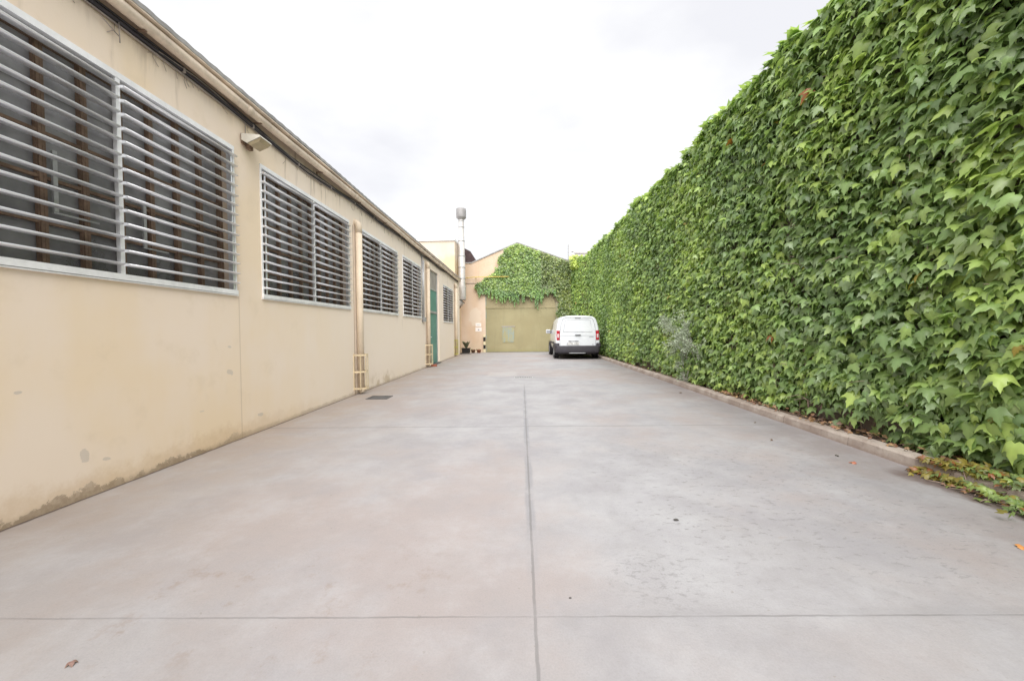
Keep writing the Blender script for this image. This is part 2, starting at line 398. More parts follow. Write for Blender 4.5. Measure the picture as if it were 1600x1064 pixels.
def ivy_orient(o, N, tilt=(14, 62), spin=38, jit=.36):
    """leaf normals leaning out and up from a wall whose outward direction is o; tips hang down"""
    th = np.radians(rng.uniform(*tilt, N))[:,None]
    n = o*np.cos(th) + np.array([0,0,1.])*np.sin(th) + rng.normal(0, jit, (N, 3))
    n = norm(n); down = np.tile(np.array([0,0,-1.]), (N,1)) + o*.15
    t = norm(down - n*(down*n).sum(1, keepdims=True)); b = np.cross(n, t)
    s = np.radians(rng.normal(0, spin, N))[:,None]
    return n, t*np.cos(s) + b*np.sin(s)

# ------------------------------------------------------------------ ground
g = MB(); 
g.add([(-400,-400,0),(400,-400,0),(400,400,0),(-400,400,0)], [(0,1,2,3)])
tag(g.build('ground', M_yard), kind='structure')

# kerb (blocks butted end to end), soil behind it
kb = MB(); y = -3.0
while y < 21.0:
    L = 1.0 + random.uniform(-.02, .02); e = random.uniform(-.006, .006); h = .1 + random.uniform(-.006, .006)
    prof = [(3.34+e, 0), (3.35+e, h-.02), (3.37+e, h), (3.47+e, h+.002), (3.48+e, 0)]
    kb.prism_y(prof, y+.004, y+L-.004); y += L
tag(kb.build('kerb', M_kerb), kind='structure')
sl = MB(); ny = 120
vs = []; fs = []
for i in range(ny+1):
    yy = -3 + 24*i/ny
    for k in range(4):
        vs.append((3.476 + k*.1, yy, .07 + random.uniform(-.015, .02)))
for i in range(ny):
    for k in range(3): fs.append((i*4+k, i*4+k+1, (i+1)*4+k+1, (i+1)*4+k))
sl.add(vs, fs); tag(sl.build('soil', M_soil), kind='structure')

# ------------------------------------------------------------------ low building on the left
WX = -3.2
low = thing('low_building', (WX, 8, 0), 'long low cream rendered building with a row of five barred windows and a green door', 'building')
YA, YB = -6.0, 20.3
wins = [(-.65, 1.86), (1.91, 4.40), (4.86, 7.32), (7.78, 10.16), (10.62, 12.5), (16.02, 18.28)]
openings = [(a, b, 1.64, 3.26) for a, b in wins[:5]] + [(16.02, 18.28, 1.6, 3.12), (13.66, 15.06, 0.0, 3.4)]
openings.sort()
wl = MB(); TOP = 3.82; xb = WX - .28
ys = [YA]
for o in openings: ys += [o[0], o[1]]
ys.append(YB)
for i in range(len(ys)-1):
    y0, y1 = ys[i], ys[i+1]; op = [o for o in openings if abs(o[0]-y0) < 1e-6]
    spans = [(0, TOP)] if not op else ([(0, op[0][2])] if op[0][2] > 0 else []) + [(op[0][3], TOP)]
    for z0, z1 in spans:
        wl.quad((WX,y0,z0),(WX,y1,z0),(WX,y1,z1),(WX,y0,z1)); wl.quad((xb,y1,z0),(xb,y0,z0),(xb,y0,z1),(xb,y1,z1))
    if op:
        z0, z1 = op[0][2], op[0][3]
        wl.quad((WX,y0,z0),(xb,y0,z0),(xb,y0,z1),(WX,y0,z1)); wl.quad((xb,y1,z0),(WX,y1,z0),(WX,y1,z1),(xb,y1,z1))
        wl.quad((WX,y0,z1),(xb,y0,z1),(xb,y1,z1),(WX,y1,z1))
        if z0 > 0: wl.quad((xb,y0,z0),(WX,y0,z0),(WX,y1,z0),(xb,y1,z0))
wl.quad((WX,YB,0),(xb,YB,0),(xb,YB,TOP),(WX,YB,TOP)); wl.quad((xb,YA,0),(WX,YA,0),(WX,YA,TOP),(xb,YA,TOP))
# shallow pilasters of the wall
for y0, y1, x1, z1 in ((15.11, 15.95, .03, 3.46),):
    wl.box(WX-.01, WX+x1, y0, y1, .012, z1)
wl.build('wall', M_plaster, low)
# interior
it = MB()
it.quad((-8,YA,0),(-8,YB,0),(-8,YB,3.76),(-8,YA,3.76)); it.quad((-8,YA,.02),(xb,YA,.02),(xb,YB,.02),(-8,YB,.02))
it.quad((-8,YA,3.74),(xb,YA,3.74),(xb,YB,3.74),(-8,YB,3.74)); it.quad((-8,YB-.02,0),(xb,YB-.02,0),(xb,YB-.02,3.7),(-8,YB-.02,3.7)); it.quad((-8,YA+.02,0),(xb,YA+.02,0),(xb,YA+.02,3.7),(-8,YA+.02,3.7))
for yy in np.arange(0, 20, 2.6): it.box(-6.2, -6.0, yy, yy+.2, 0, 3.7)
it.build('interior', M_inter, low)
# roof with corrugated front edge
rf = MB(); n = 560; vs = []; fs = []
for i in range(n+1):
    yy = YA + (20.05-YA)*i/n; wv = .004*math.sin(2*math.pi*yy/.18) + .006*math.sin(yy*1.3)
    for (x, z) in ((-3.045, 3.828), (-3.045, 3.868), (-9.5, 4.9), (-9.5, 4.86)): vs.append((x, yy, z+wv))
for i in range(n):
    for k in range(4): fs.append((i*4+k, i*4+(k+1)%4, (i+1)*4+(k+1)%4, (i+1)*4+k))
fs += [(0,1,2,3), (n*4+3, n*4+2, n*4+1, n*4)]
rf.add(vs, fs); rf.build('roof', M_roof, low)
fa = MB(); fa.box(-3.199, -3.13, YA, 20.05, 3.785, 3.826)
fa.box(-3.129, -3.050, YA, 20.05, 3.808, 3.824)
fa.build('fascia', M_gutter, low)
gt = MB()                                                     # half-round gutter, slightly uneven, with joints
pts = [(-3.112 + .004*math.sin(yy*2.1), yy, 3.762 + .006*math.sin(yy*.9) - .0008*yy) for yy in np.arange(YA, 20.06, .5)]
gt.tube(pts, .046, 14)
for yy in np.arange(-1.3, 20, 2.9): gt.tube([(-3.112, yy, 3.762-.0008*yy+.006*math.sin(yy*.9)), (-3.112, yy+.09, 3.762-.0008*yy+.006*math.sin(yy*.9))], .051, 14)
gt.build('gutter', M_gutter, low)
for yy in np.arange(.4, 20, 1.45):
    br = MB(); br.box(-3.195, -3.10, yy, yy+.025, 3.702, 3.712); br.box(-3.2, -3.185, yy, yy+.025, 3.66, 3.712)
    br.build('gutter_bracket', M_rust, low)
# wires
def sag(y):
    return 3.672 + .028*math.sin(y*.72+1.0) + .02*math.sin(y*1.9+.4) - .05*math.exp(-((y-6.6)/1.2)**2) - .03*math.exp(-((y-9.5)/.9)**2)
cb = MB(); cb.tube([(-3.178+.004*math.sin(y*3), y, sag(y)) for y in np.arange(-4, 20, .25)], .016, 8)
cb.tube([(-3.175+.006*math.sin(y*4.3), y, sag(y)+.034+.008*math.sin(y*3.3)) for y in np.arange(-4, 20, .25)], .010, 6)
o = cb.build('cable', M_cable, low)
cb = MB(); cb.tube([(-3.186+.004*math.sin(y*2.2), y, sag(y)-.026+.008*math.sin(y*2.7+1)) for y in np.arange(-4, 20, .25)], .007, 6)
cb.tube([(-3.17, y, sag(y)+.012+.018*math.sin(y*5.1)) for y in np.arange(3.5, 20, .2)], .005, 6)
for y in np.arange(.9, 19.5, .95):
    cb.box(-3.2, -3.158, y, y+.018, sag(y)-.022, sag(y)+.02)
cb.tube([(-3.17, 3.16, 3.66), (-3.165, 3.16, 3.50)], .004, 6); cb.tube([(-3.17, 3.16, 3.55), (-3.17, 3.02, 3.61)], .004, 6)
cb.tube([(-3.185, 4.60, 3.66), (-3.185, 4.60, 3.47)], .005, 6)
for k in range(70):                                              # dry threads and root hairs caught on the wires
    y = random.uniform(1.5, 13); h = random.uniform(.03, .16)
    cb.tube([(-3.188, y, sag(y)-.01), (-3.19, y+random.uniform(-.03, .03), sag(y)-h*.6), (-3.193, y+random.uniform(-.06, .06), sag(y)-h)], .0022, 4)
cb.build('cable_clip', M_cable2, low)

# windows
def window(y0, y1, z0, z1, nb, vents=(), rods=()):
    pm = MB(); xg = WX - .155; ym = (y0+y1)/2
    pm.quad((xg,y0+.04,z0+.04),(xg,y1-.04,z0+.04),(xg,y1-.04,z1-.04),(xg,y0+.04,z1-.04))
    win = bpy.data.objects.new('window', None); col.objects.link(win); win.parent = low; ORG[win.name] = ORG[low.name]; win.empty_display_size = .1
    pm.build('pane', M_pane, win)
    mu = MB(); x0 = xg + .004
    ncol = max(4, round((y1-y0)/.272)); nrow = 5
    for i in range(ncol+1):
        yy = y0 + .03 + (y1-y0-.06)*i/ncol
        for k in (-.021, .001): mu.box(x0, x0+.035, yy+k, yy+k+.020, z0, z1)
        mu.box(x0, x0+.024, yy-.026, yy+.026, z0, z1)
    for j in range(nrow+1):
        zz = z0 + .03 + (z1-z0-.06)*j/nrow
        mu.box(x0, x0+.028, y0, y1, zz-.011, zz+.011)
    mu.build('muntin_grid', M_rust, win)
    if vents:
        for (ya, yb, za, zb) in vents:
            ve = MB()
            ve.box(x0+.03, x0+.045, ya, ya+.028, za+.010, zb); ve.box(x0+.03, x0+.043, ya, yb, za-.004, za+.009)
            ve.build('vent_sash', M_galv, win)
    fr = MB(); xf0, xf1 = WX-.06, WX+.014; t = .048
    fr.box(xf0, xf1, y0-.012, y1+.012, z1-t+.012, z1+.012); fr.box(xf0, xf1+.012, y0-.012, y1+.012, z0-.012, z0+t-.012)
    for yy in (y0-.012, y1+.012-.026): fr.box(xf0, xf1-.002, yy, yy+.026, z0+t-.012, z1-t+.012)
    fr.box(WX-.022, xf1-.003, ym-.017, ym+.017, z0+t-.012, z1-t+.012)
    fr.build('frame', M_frame, win)
    gr = MB(); dz = (z1-z0-.04)/(nb+.55)
    prof = [(.037*math.cos(a_), .0122*math.sin(a_)) for a_ in np.linspace(0, 2*math.pi, 14, endpoint=False)]
    for (ya, yb) in ((y0+.006, ym-.0175), (ym+.0175, y1+.02)):
        for k in range(nb):
            zz = z1 - .055 - dz*(k+.35) + random.uniform(-.002, .002); tl = random.uniform(-.007, .007)
            vs = [(WX+.012+px_, ya, zz+pz) for px_, pz in prof] + [(WX+.012+px_, yb, zz+pz+tl) for px_, pz in prof]
            n = len(prof); b0 = len(gr.v)
            gr.add(vs, [(i, (i+1)%n, n+(i+1)%n, n+i) for i in range(n)], True)
            gr.f += [[b0+i for i in range(n)][::-1], [b0+n+i for i in range(n)]]; gr.sm += [False, False]
    for yy in rods: gr.box(WX+.002, WX+.016, yy, yy+.016, z0+.04, z1-.1)
    gr.build('grille', M_alu, win)
    sl = MB(); sl.box(WX-.05, WX+.022, y0-.02, y1+.02, z0-.026, z0-.016)
    sl.build('sill', M_frame, win)
    return win
window(*wins[0], 1.64, 3.26, 14)
window(*wins[1], 1.64, 3.26, 14, vents=((2.80, 3.10, 2.06, 2.50), (3.46, 3.70, 1.95, 2.33)), rods=(4.352,))
window(*wins[2], 1.64, 3.26, 14, rods=(4.92, 7.25))
window(*wins[3], 1.64, 3.26, 14, rods=(7.83,))
window(*wins[4], 1.64, 3.26, 14)
window(*wins[5], 1.6, 3.12, 14)

# downpipes with guard cages
def downpipe(y, r, top, gm, gh=.76, gr=.19, hoops=3):
    p = MB(); x = WX + r + .012
    p.tube([(WX-.03, y, top), (WX+.03, y, top), (x-.015, y, top-.02), (x, y, top-.07), (x, y, top-.2)], r, 14)
    p.tube([(x, y, top-.19), (x, y, .06)], r*.985, 14)
    p.tube([(x, y, .10), (x+.03, y, .03)], r*.9, 12)
    o = p.build('downpipe', M_pipe, low)
    q = MB(); hs = [.1 + (gh-.12)*i/(hoops-1) for i in range(hoops)]
    arc = [(WX + gr*1.05*math.sin(t), y - gr*.8*math.cos(t)) for t in np.linspace(0, math.pi, 11)]
    for h in hs:
        for i in range(len(arc)-1):
            (xa, ya), (xb_, yb_) = arc[i], arc[i+1]
            q.add([(xa,ya,h),(xb_,yb_,h),(xb_,yb_,h+.03),(xa,ya,h+.03),(xa-.006,ya+.004,h),(xb_-.006,yb_+.004,h),(xb_-.006,yb_+.004,h+.03),(xa-.006,ya+.004,h+.03)],
                  [(0,1,2,3),(7,6,5,4),(0,4,5,1),(3,2,6,7),(0,3,7,4),(1,5,6,2)])
    for i in range(0, 11, 2):
        xa, ya = arc[i]; q.box(max(xa, WX+.004)-.004, max(xa, WX+.004)+.004, ya-.016, ya+.016, .09, gh+.02)
    q.build('guard', gm, o)
downpipe(7.6, .062, 3.3, M_guard)
downpipe(13.2, .062, 3.5, M_guard, .75)
downpipe(18.75, .07, 3.45, M_greeny, .78, .15)
cn = MB(); cn.tube([(WX+.02, 12.62, 3.66), (WX+.02, 12.62, 1.5)], .018, 8); cn.tube([(WX+.025, 12.75, 3.5), (WX+.025, 12.75, 1.6)], .03, 8)
cn.box(WX, WX+.07, 12.68, 12.9, 1.52, 1.66)
cn.build('conduit', M_galv, low)
# door
xd = WX - .045
dr = MB(); dr.box(xd-.04, xd, 13.72, 15.0, .03, 1.86); door = dr.build('door', M_green, low)
MB().box(xd-.04, xd, 13.72, 15.0, 1.94, 2.70).build('upper_panel', M_green, door)
MB().box(xd-.04, xd-.004, 13.70, 15.02, 2.76, 3.38).build('transom_panel', M_greypan, door)
f = MB()
for y0 in (13.668, 15.002): f.box(xd-.05, xd+.02, y0, y0+.05, 0.012, 3.39)
f.box(xd-.05, xd+.024, 13.72, 15.0, 1.863, 1.937); f.box(xd-.05, xd+.012, 13.72, 15.0, 2.703, 2.757); f.box(xd-.045, xd+.02, 13.72, 15.0, .006, .028)
f.build('door_frame', M_galv, door)
h = MB(); h.tube([(xd, 13.8, 1.0), (xd+.05, 13.8, 1.0), (xd+.05, 13.93, 1.0)], .011, 8); h.box(xd, xd+.006, 13.77, 13.83, .9, 1.1); h.build('handle', M_alu, door)
MB().box(xd-.06, WX+.1, 13.62, 15.1, .004, .03).build('threshold', M_iron, door)

# wall lamp
lamp = thing('wall_lamp', (WX, 4.62, 3.4), 'pale wedge shaped wall floodlight with yellowed lens between the two nearest windows', 'wall lamp')
q = MB(); q.prism_y([(WX+.02, 3.40), (WX+.02, 3.475), (WX+.225, 3.455), (WX+.24, 3.435), (WX+.085, 3.365)], 4.52, 4.73)
q.build('housing', M_lamp, lamp)
q = MB(); q.add([(WX+.092,4.53,3.367),(WX+.236,4.53,3.43),(WX+.236,4.72,3.43),(WX+.092,4.72,3.367),(WX+.105,4.545,3.345),(WX+.21,4.545,3.392),(WX+.21,4.705,3.392),(WX+.105,4.705,3.345)],
      [(0,1,2,3),(7,6,5,4),(0,4,5,1),(1,5,6,2),(2,6,7,3),(3,7,4,0)]); q.build('lens', M_lens, lamp)
q = MB(); q.box(WX, WX+.022, 4.54, 4.71, 3.37, 3.48); q.box(WX+.02, WX+.06, 4.6, 4.66, 3.33, 3.40); q.build('bracket', M_rust, lamp)

# ------------------------------------------------------------------ end warehouse with gate
YW = 22.2
wh = thing('warehouse', (0, YW, 0), 'peach gabled warehouse at the end of the yard with an olive gate', 'building')
gx0, gx1, gz = -2.03, 2.0, 3.45
prof = [(-3.42, 0), (-3.42, 5.0), (-2.8, 5.02), (-.22, 6.13), (2.54, 5.15), (4.2, 4.9), (4.2, 0)]
wm = MB()
def gable(x):
    for (xa, za), (xb_, zb) in zip(prof[1:-1], prof[2:-1]):
        if xa <= x <= xb_ and xb_ > xa: return za + (zb-za)*(x-xa)/(xb_-xa)
    return 4.9
xs = sorted([-3.42, -2.8, gx0, -.22, gx1, 2.54, 4.2])
for x0, x1 in zip(xs[:-1], xs[1:]):
    zb = gz if (x0 >= gx0-1e-6 and x1 <= gx1+1e-6) else 0
    wm.prism_y([(x0, zb), (x1, zb), (x1, gable(x1)), (x0, gable(x0))], YW, YW+.3)
wm.build('wall', M_peach, wh)
rm = MB()
for (xa, xb_) in ((-3.42, -2.8), (-2.8, -.22), (-.22, 2.54), (2.54, 4.2)):
    za, zb = gable(xa), gable(xb_)
    rm.prism_y([(xa, za+.003), (xb_, zb+.003), (xb_, zb+.06), (xa, za+.06)], YW-.04, YW+16)
rm.build('roof', M_roof, wh)
sidew = MB(); sidew.box(4.0, 4.2, YW+.3, YW+16, 0, 4.85); sidew.box(-3.42, -3.22, YW+.3, YW+16, 0, 4.9); sidew.build('side_wall', M_peach, wh)
gm = MB(); gm.box(gx0, gx1, YW+.05, YW+.12, .015, 2.5-.01); gate = gm.build('gate', M_gate, wh)
tag(gate, 'olive green sheet metal gate')
q = MB(); q.box(gx0, gx1, YW+.04, YW+.12, 2.51, gz-.003); q.build('upper_panel', M_gate, gate)
q = MB(); q.box(gx0+.051, gx1-.051, YW+.024, YW+.039, 2.485, 2.515); 
for xx in (-.03, 1.1): q.box(xx-.012, xx+.012, YW+.040, YW+.049, .03, 2.48)
q.box(gx0, gx1, YW+.030, YW+.049, .02, .07)
q.build('seam_rail', M_gate, gate)
q = MB(); q.box(gx0+.001, gx0+.05, YW+.012, YW+.039, .01, gz-.002); q.build('gate_frame', M_hatch, gate); MB().box(gx1-.05, gx1-.001, YW+.012, YW+.039, .01, gz-.002).build('gate_frame', M_hatch, gate)
q = MB(); q.box(-1.09, -.42, YW+.030, YW+.049, .56, 1.42); ht = q.build('hatch', M_hatch, gate)
q = MB(); q.box(-1.13, -.38, YW+.018, YW+.049, 1.422, 1.48); q.build('hatch_rail', M_greypan, ht)
q = MB(); q.tube([(-3.2, YW-.02, 3.9), (-2.5, YW-.02, 3.9)], .016, 6); q.build('cable', M_cable2, wh)

# corner guard post with stripes
cg = thing('corner_guard', (-2.1, YW-.06, 0), 'black and cream striped corner guard at the left jamb of the olive gate', 'corner guard')
q = MB(); q.bevbox(-2.16, -2.045, YW-.09, YW-.004, 0.004, .98, .012); q.build('post', M_cream, cg)
for z0, z1 in ((.62, .86), (.2, .42)):
    MB().box(-2.163, -2.042, YW-.094, YW-.006, z0, z1).build('stripe', M_black, cg)

# signs
s1 = thing('notice_sign', (-2.45, YW-.01, 1.5), 'small white notice with a faint grey line, upper of two on the peach wall', 'sign')
MB().box(-2.6, -2.28, YW-.012, YW-.002, 1.46, 1.66).build('board', M_notice, s1)
MB().box(-2.54, -2.36, YW-.015, YW-.0125, 1.54, 1.56).build('print', M_print, s1)
s1 = thing('notice_sign', (-2.45, YW-.01, 1.2), 'small white notice with a grey blot, lower of two on the peach wall', 'sign')
MB().box(-2.61, -2.26, YW-.012, YW-.002, 1.18, 1.41).build('board', M_notice, s1)
q = MB(); q.lathe([(0, -.015), (.045, -.015), (.045, -.0125)], (-2.43, YW, 1.28), 'y', 10); q.build('print', M_print, s1)

# yellow gas pipe
gp = thing('gas_pipe', (-3.1, YW-.06, 4.2), 'thin yellow gas pipe running across the peach end wall into the ivy', 'pipe')
q = MB(); q.tube([(-3.16, YW-.05, 2.95), (-3.16, YW-.05, 4.16), (-3.12, YW-.08, 4.2), (-2.6, YW-.26, 4.21), (-.95, YW-.26, 4.23), (-.4, YW-.1, 4.24), (1.0, YW-.05, 4.26)], .02, 8)
q.build('pipe', M_yellow, gp)
for xx in (-2.55, -1.75, -1.0): MB().box(xx-.02, xx+.02, YW-.295, YW-.001, 4.18, 4.19).build('pipe_clip', M_greeny, gp)

# flue
fx, fy = -3.17, 21.0
fl = thing('flue_pipe', (fx, fy, 2.6), 'tall silver metal flue with a drum cap rising at the end of the low building', 'flue')
q = MB(); q.lathe([(.215, 3.62), (.215, 2.95), (.19, 2.88)], (fx, fy, 0)); q.lathe([(.225, 3.52),(.225,3.56)], (fx,fy,0)); q.lathe([(.225, 3.2),(.225,3.23)], (fx,fy,0))
q.lathe([(.185, 3.60), (.185, 5.2), (.165, 5.24), (.165, 6.0), (.15, 6.04), (.145, 7.15)], (fx, fy, 0))
q.build('pipe', M_duct, fl)
for zz, rr in ((4.02, .195), (4.6, .195), (5.2, .192), (6.0, .175), (6.74, .16), (7.05, .155)): MB().lathe([(rr-.02, zz-.03), (rr, zz-.028), (rr, zz+.028), (rr-.02, zz+.03)], (fx, fy, 0)).build('joint_band', M_galv, fl)
q = MB(); q.lathe([(.0, 7.12), (.15, 7.12), (.26, 7.22), (.265, 7.24), (.265, 7.66), (.25, 7.7), (0, 7.72)], (fx, fy, 0)); q.build('cap', M_cap, fl)
q = MB(); q.tube([(fx, fy, 2.9), (fx-.02, fy, 2.78), (fx-.12, fy, 2.66), (fx-.28, fy, 2.62)], [.19, .185, .17, .16], 14); q.build('elbow', M_duct, fl)
q = MB(); q.tube([(-3.42, fy-.12, 2.3), (fx+.1, fy-.12, 2.78)], .022, 6); q.tube([(-3.42, fy+.12, 2.3), (fx+.1, fy+.12, 2.78)], .022, 6); q.box(-3.42, -3.39, fy-.16, fy+.16, 2.2, 3.1)
q.build('bracket', M_rust, fl)

# tall block behind the low roof
tb = thing('tall_building', (-6, 24, 0), 'taller ochre and cream block behind the low roof beside the silver flue', 'building')
q = MB(); q.box(-12, -3.42, YB+.003, 32, 0, 5.86); q.build('wall', M_tall, tb)
q = MB(); q.prism_y([(-12.05, 5.75), (-3.40, 5.863), (-3.40, 5.98), (-12.05, 5.80)], YB-.06, 32.05); q.build('coping', M_white, tb)
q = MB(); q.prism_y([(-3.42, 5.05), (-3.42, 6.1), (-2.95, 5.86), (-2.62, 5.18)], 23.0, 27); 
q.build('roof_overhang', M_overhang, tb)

# pale building on the right behind
pb = thing('pale_building', (8, 36, 0), 'distant white building with a pale sheet roof showing above the ivy on the right', 'building')
q = MB(); q.add([(4.15,34,0),(16,34,0),(16,46,0),(5.75,46,0),(4.15,34,7.95),(16,34,7.95),(16,46,7.95),(5.75,46,7.95)], [(3,2,1,0),(4,5,6,7),(0,1,5,4),(1,2,6,5),(2,3,7,6),(3,0,4,7)]); q.build('wall', M_white, pb)
q = MB(); n = 90; vs = []; fs = []
for i in range(n+1):
    xx = 4.6 + 11.5*i/n; wv = .05*abs(math.sin(i*1.1))
    vs += [(xx, 33.85, 7.93+wv), (xx, 38, 8.95+wv), (xx, 38, 8.85), (xx, 33.85, 7.85)]
for i in range(n):
    for k in range(4): fs.append((i*4+k, i*4+(k+1)%4, (i+1)*4+(k+1)%4, (i+1)*4+k))
q.add(vs, fs); q.build('roof', M_sheet, pb)
q = MB(); q.box(4.08, 4.34, 33.8, 34.3, 7.0, 8.6); q.build('parapet', M_galv, pb)

# ------------------------------------------------------------------ ivy covered wall on the right
hd = thing('ivy_wall', (3.9, 9, 0), 'tall boundary wall wholly covered with green climbing ivy along the right side', 'ivy wall')
q = MB(); q.box(3.78, 4.02, -4, 23, 0, 4.85); q.build('wall', M_hedgewall, hd)
def top_h(y): return 4.92 + .02*y*0 + np.clip((y-3)/17, 0, 1)*.25 + .07*np.sin(y*1.1+.4) + .05*np.sin(y*2.7) + .035*np.sin(y*6.1)
def surf(y, z):
    b = .12*fbm(y, z*1.2, 3, 1.1, 4) + .03*fbm(y, z, 8, 6., 2)
    return 3.60 - .045*np.clip(y-18, 0, 9)**2 + b - .05*np.clip((z-1.0)/3, 0, 1) + .04*np.clip((.4-z)/.4, 0, 1)
def scatter(y0, y1, z0, dens, sz):
    N = int((y1-y0)*5*dens); y = rng.uniform(y0, y1, N); z = z0 + (top_h(y)-z0)*rng.random(N)
    return y, z, rng.uniform(*sz, N)
parts = [scatter(-4, 1.2, .15, 90, (.12, .19)), scatter(1.2, 6.5, .12, 700, (.065, .15)), scatter(6.5, 13, .12, 560, (.06, .13)), scatter(13, 22.1, .12, 520, (.06, .12))]
y = np.concatenate([p[0] for p in parts]); z = np.concatenate([p[1] for p in parts]); s_ = np.concatenate([p[2] for p in parts])
hole = fbm(y, z, 21, 3.2, 3)
big = (rng.random(len(y)) < .06) & (y < 9); s_ = np.where(big, rng.uniform(.115, .15, len(y)), s_*.86)
keep = ~((hole < -.62) & (rng.random(len(y)) < .72)) & ~((z < .32) & (fbm(y, z*0, 5, 3., 2) < -.1) & (rng.random(len(y)) < .8))
y, z, s_ = y[keep], z[keep], s_[keep]; N = len(y)
x = surf(y, z) + rng.uniform(-.03, .16, N)
front = rng.random(N) < .09; x[front] -= rng.uniform(.02, .08, front.sum())
# rounding over the wall top
tt = top_h(y) - z; x += np.where(tt < .25, (.25-tt)*.7*rng.random(N), 0)
bend = .09*np.clip(y-18, 0, 9)
n_, t_ = ivy_orient(norm(np.stack([-np.ones(N), -bend*1.3, np.zeros(N)], 1)), N)
tint = green(y, z*1.4, 31, -.12 + .3*np.clip((y-2)/5, 0, 1))*(1+.18*np.clip((y-6)/10, 0, 1))[:,None]
old = rng.random(N); tint[old < .0006] = (.42, .10, .03); tint[(old > .0006) & (old < .003)] = (.36, .26, .04)
P = np.stack([x, y, z], 1)
# the top of the wall: leaves lying over it, hanging shoots poking up
Nt = 5200; yt = rng.uniform(-4, 22.5, Nt); xt = rng.uniform(3.55, 4.2, Nt) - .045*np.clip(yt-18, 0, 9)**2*rng.random(Nt); zt = top_h(yt) - .02 + .05*np.abs(rng.normal(0, 1, Nt)) - np.minimum(np.abs(xt-3.85)**2*.5, .1)
nt_ = norm(np.array([[-.25, 0, 1.]]) + rng.normal(0, .45, (Nt, 3))); tt_ = norm(np.array([[-.8, 0, -.2]]) + rng.normal(0, .6, (Nt, 3)))
P = np.concatenate([P, np.stack([xt, yt, zt], 1)]); n_ = np.concatenate([n_, nt_]); t_ = np.concatenate([t_, tt_])
s_ = np.concatenate([s_, rng.uniform(.09, .16, Nt)]); tint = np.concatenate([tint, green(yt, xt, 33, .25)])
# bulging ivy pillar in the far corner, over the warehouse end
def side_patch(N, xa, xb_, yf, za, zb, seed, bias):
    x = rng.uniform(xa, xb_, N); z = rng.uniform(za, 1, N)**.9*zb
    yv = yf + .1*fbm(x*2, z, seed, 1.5, 3) + rng.uniform(-.05, .1, N)
    n, t = ivy_orient(np.array([[0., -1., 0]]), N)
    return np.stack([x, yv, z], 1), n, t, rng.uniform(.10, .16, N), green(x*2, z, seed, bias)
q1 = side_patch(300, 2.86, 3.2, 22.0, .02, 4.9, 41, .25)
Nn = 150; zz = rng.uniform(.1, 4.9, Nn); yy = rng.uniform(21.9, 22.15, Nn); xx = 2.84 + rng.uniform(-.04, .1, Nn)
nn, tn = ivy_orient(np.array([[-1., 0, 0]]), Nn)
q2 = (np.stack([xx, yy, zz], 1), nn, tn, rng.uniform(.1, .16, Nn), green(yy, zz, 43, -.1))
Nn = 1500; zz = rng.uniform(4.6, 5.3, Nn); yy = rng.uniform(21.2, 24.5, Nn); xx = rng.uniform(2.7, 4.3, Nn)
nn = norm(np.array([[-.2, -.7, .8]]) + rng.normal(0, .4, (Nn, 3))); tn = np.tile([[0., -.3, -1.]], (Nn, 1)) + rng.normal(0, .4, (Nn, 3))
q3 = (np.stack([xx, yy, zz], 1), nn, tn, rng.uniform(.1, .17, Nn), green(xx, yy, 44, 1.3)*np.array([1.1, 1., .8]))
Q = [np.concatenate(a_) for a_ in zip((P, n_, t_, s_, tint), q1, q2, q3)]
leaves_mesh('foliage', Q[0], Q[1], Q[2], Q[3], Q[4], M_leaf, hd)
q = MB(); q.add([(3.78,19.2,0),(3.46,20.2,0),(3.08,21.6,0),(3.0,YW-.01,0),(3.78,YW-.01,0),(3.78,19.2,4.8),(3.46,20.2,4.8),(3.08,21.6,4.8),(3.0,YW-.01,4.8),(3.78,YW-.01,4.8)], [(0,1,6,5),(1,2,7,6),(2,3,8,7),(3,4,9,8),(5,6,7,8,9)]); q.build('pillar', M_hedgewall, hd)
st = MB()
for k in range(150):
    y0 = random.uniform(.5, 21); z = .05; pts = []; yy = y0; x0 = 3.70
    H = random.uniform(1.5, 4.8); dy = random.uniform(-.25, .25)
    while z < H:
        pts.append((x0 + random.uniform(-.03, .03), yy, z)); z += .22; yy += dy*.22 + random.uniform(-.05, .05)
    st.tube(pts, [random.uniform(.006, .014)*(1-.6*i/len(pts)) for i in range(len(pts))], 5, smooth=True)
for k in range(260):                                             # thin side shoots
    y0 = random.uniform(1, 20); z0 = random.uniform(.2, 4.7); x0 = 3.58; a_ = random.uniform(-1, 1)
    st.tube([(x0+.1, y0, z0), (x0+.02, y0+.12*a_, z0+.07), (x0-.05, y0+.3*a_, z0+.1*random.random())], .0035, 4)
st.build('stem', M_wood, hd)

# ------------------------------------------------------------------ ivy on the warehouse gable
iv = thing('climbing_ivy', (1, YW-.1, 3.4), 'green ivy spreading over the warehouse gable and hanging fringed over the olive gate', 'climbing plant')
pxp = [(893,395),(868,402),(840,389),(826,383),(808,379),(797,383),(788,394),(782,405),(779,418),(772,425),(765,431),(757,436),(748,443),(745,449),(748,455),(756,450),(764,451),(772,456),(780,453),(790,457),(803,460),(812,457),(822,462),(832,464),(843,462),(852,459),(862,457),(871,455),(872,500),(873,553),(895,553)]
poly = np.array([((px-815)*.03627, 1.2+(517-py)*.03627) for px, py in pxp])
def inside(p, poly):
    c = np.zeros(len(p), bool); j = len(poly)-1
    for i in range(len(poly)):
        xi, zi = poly[i]; xj, zj = poly[j]
        m_ = ((zi > p[:,1]) != (zj > p[:,1])) & (p[:,0] < (xj-xi)*(p[:,1]-zi)/(zj-zi+1e-12)+xi)
        c ^= m_; j = i
    return c
N = 19000; p = np.stack([rng.uniform(-2.7, 2.95, N), rng.uniform(.05, 6.25, N)], 1)
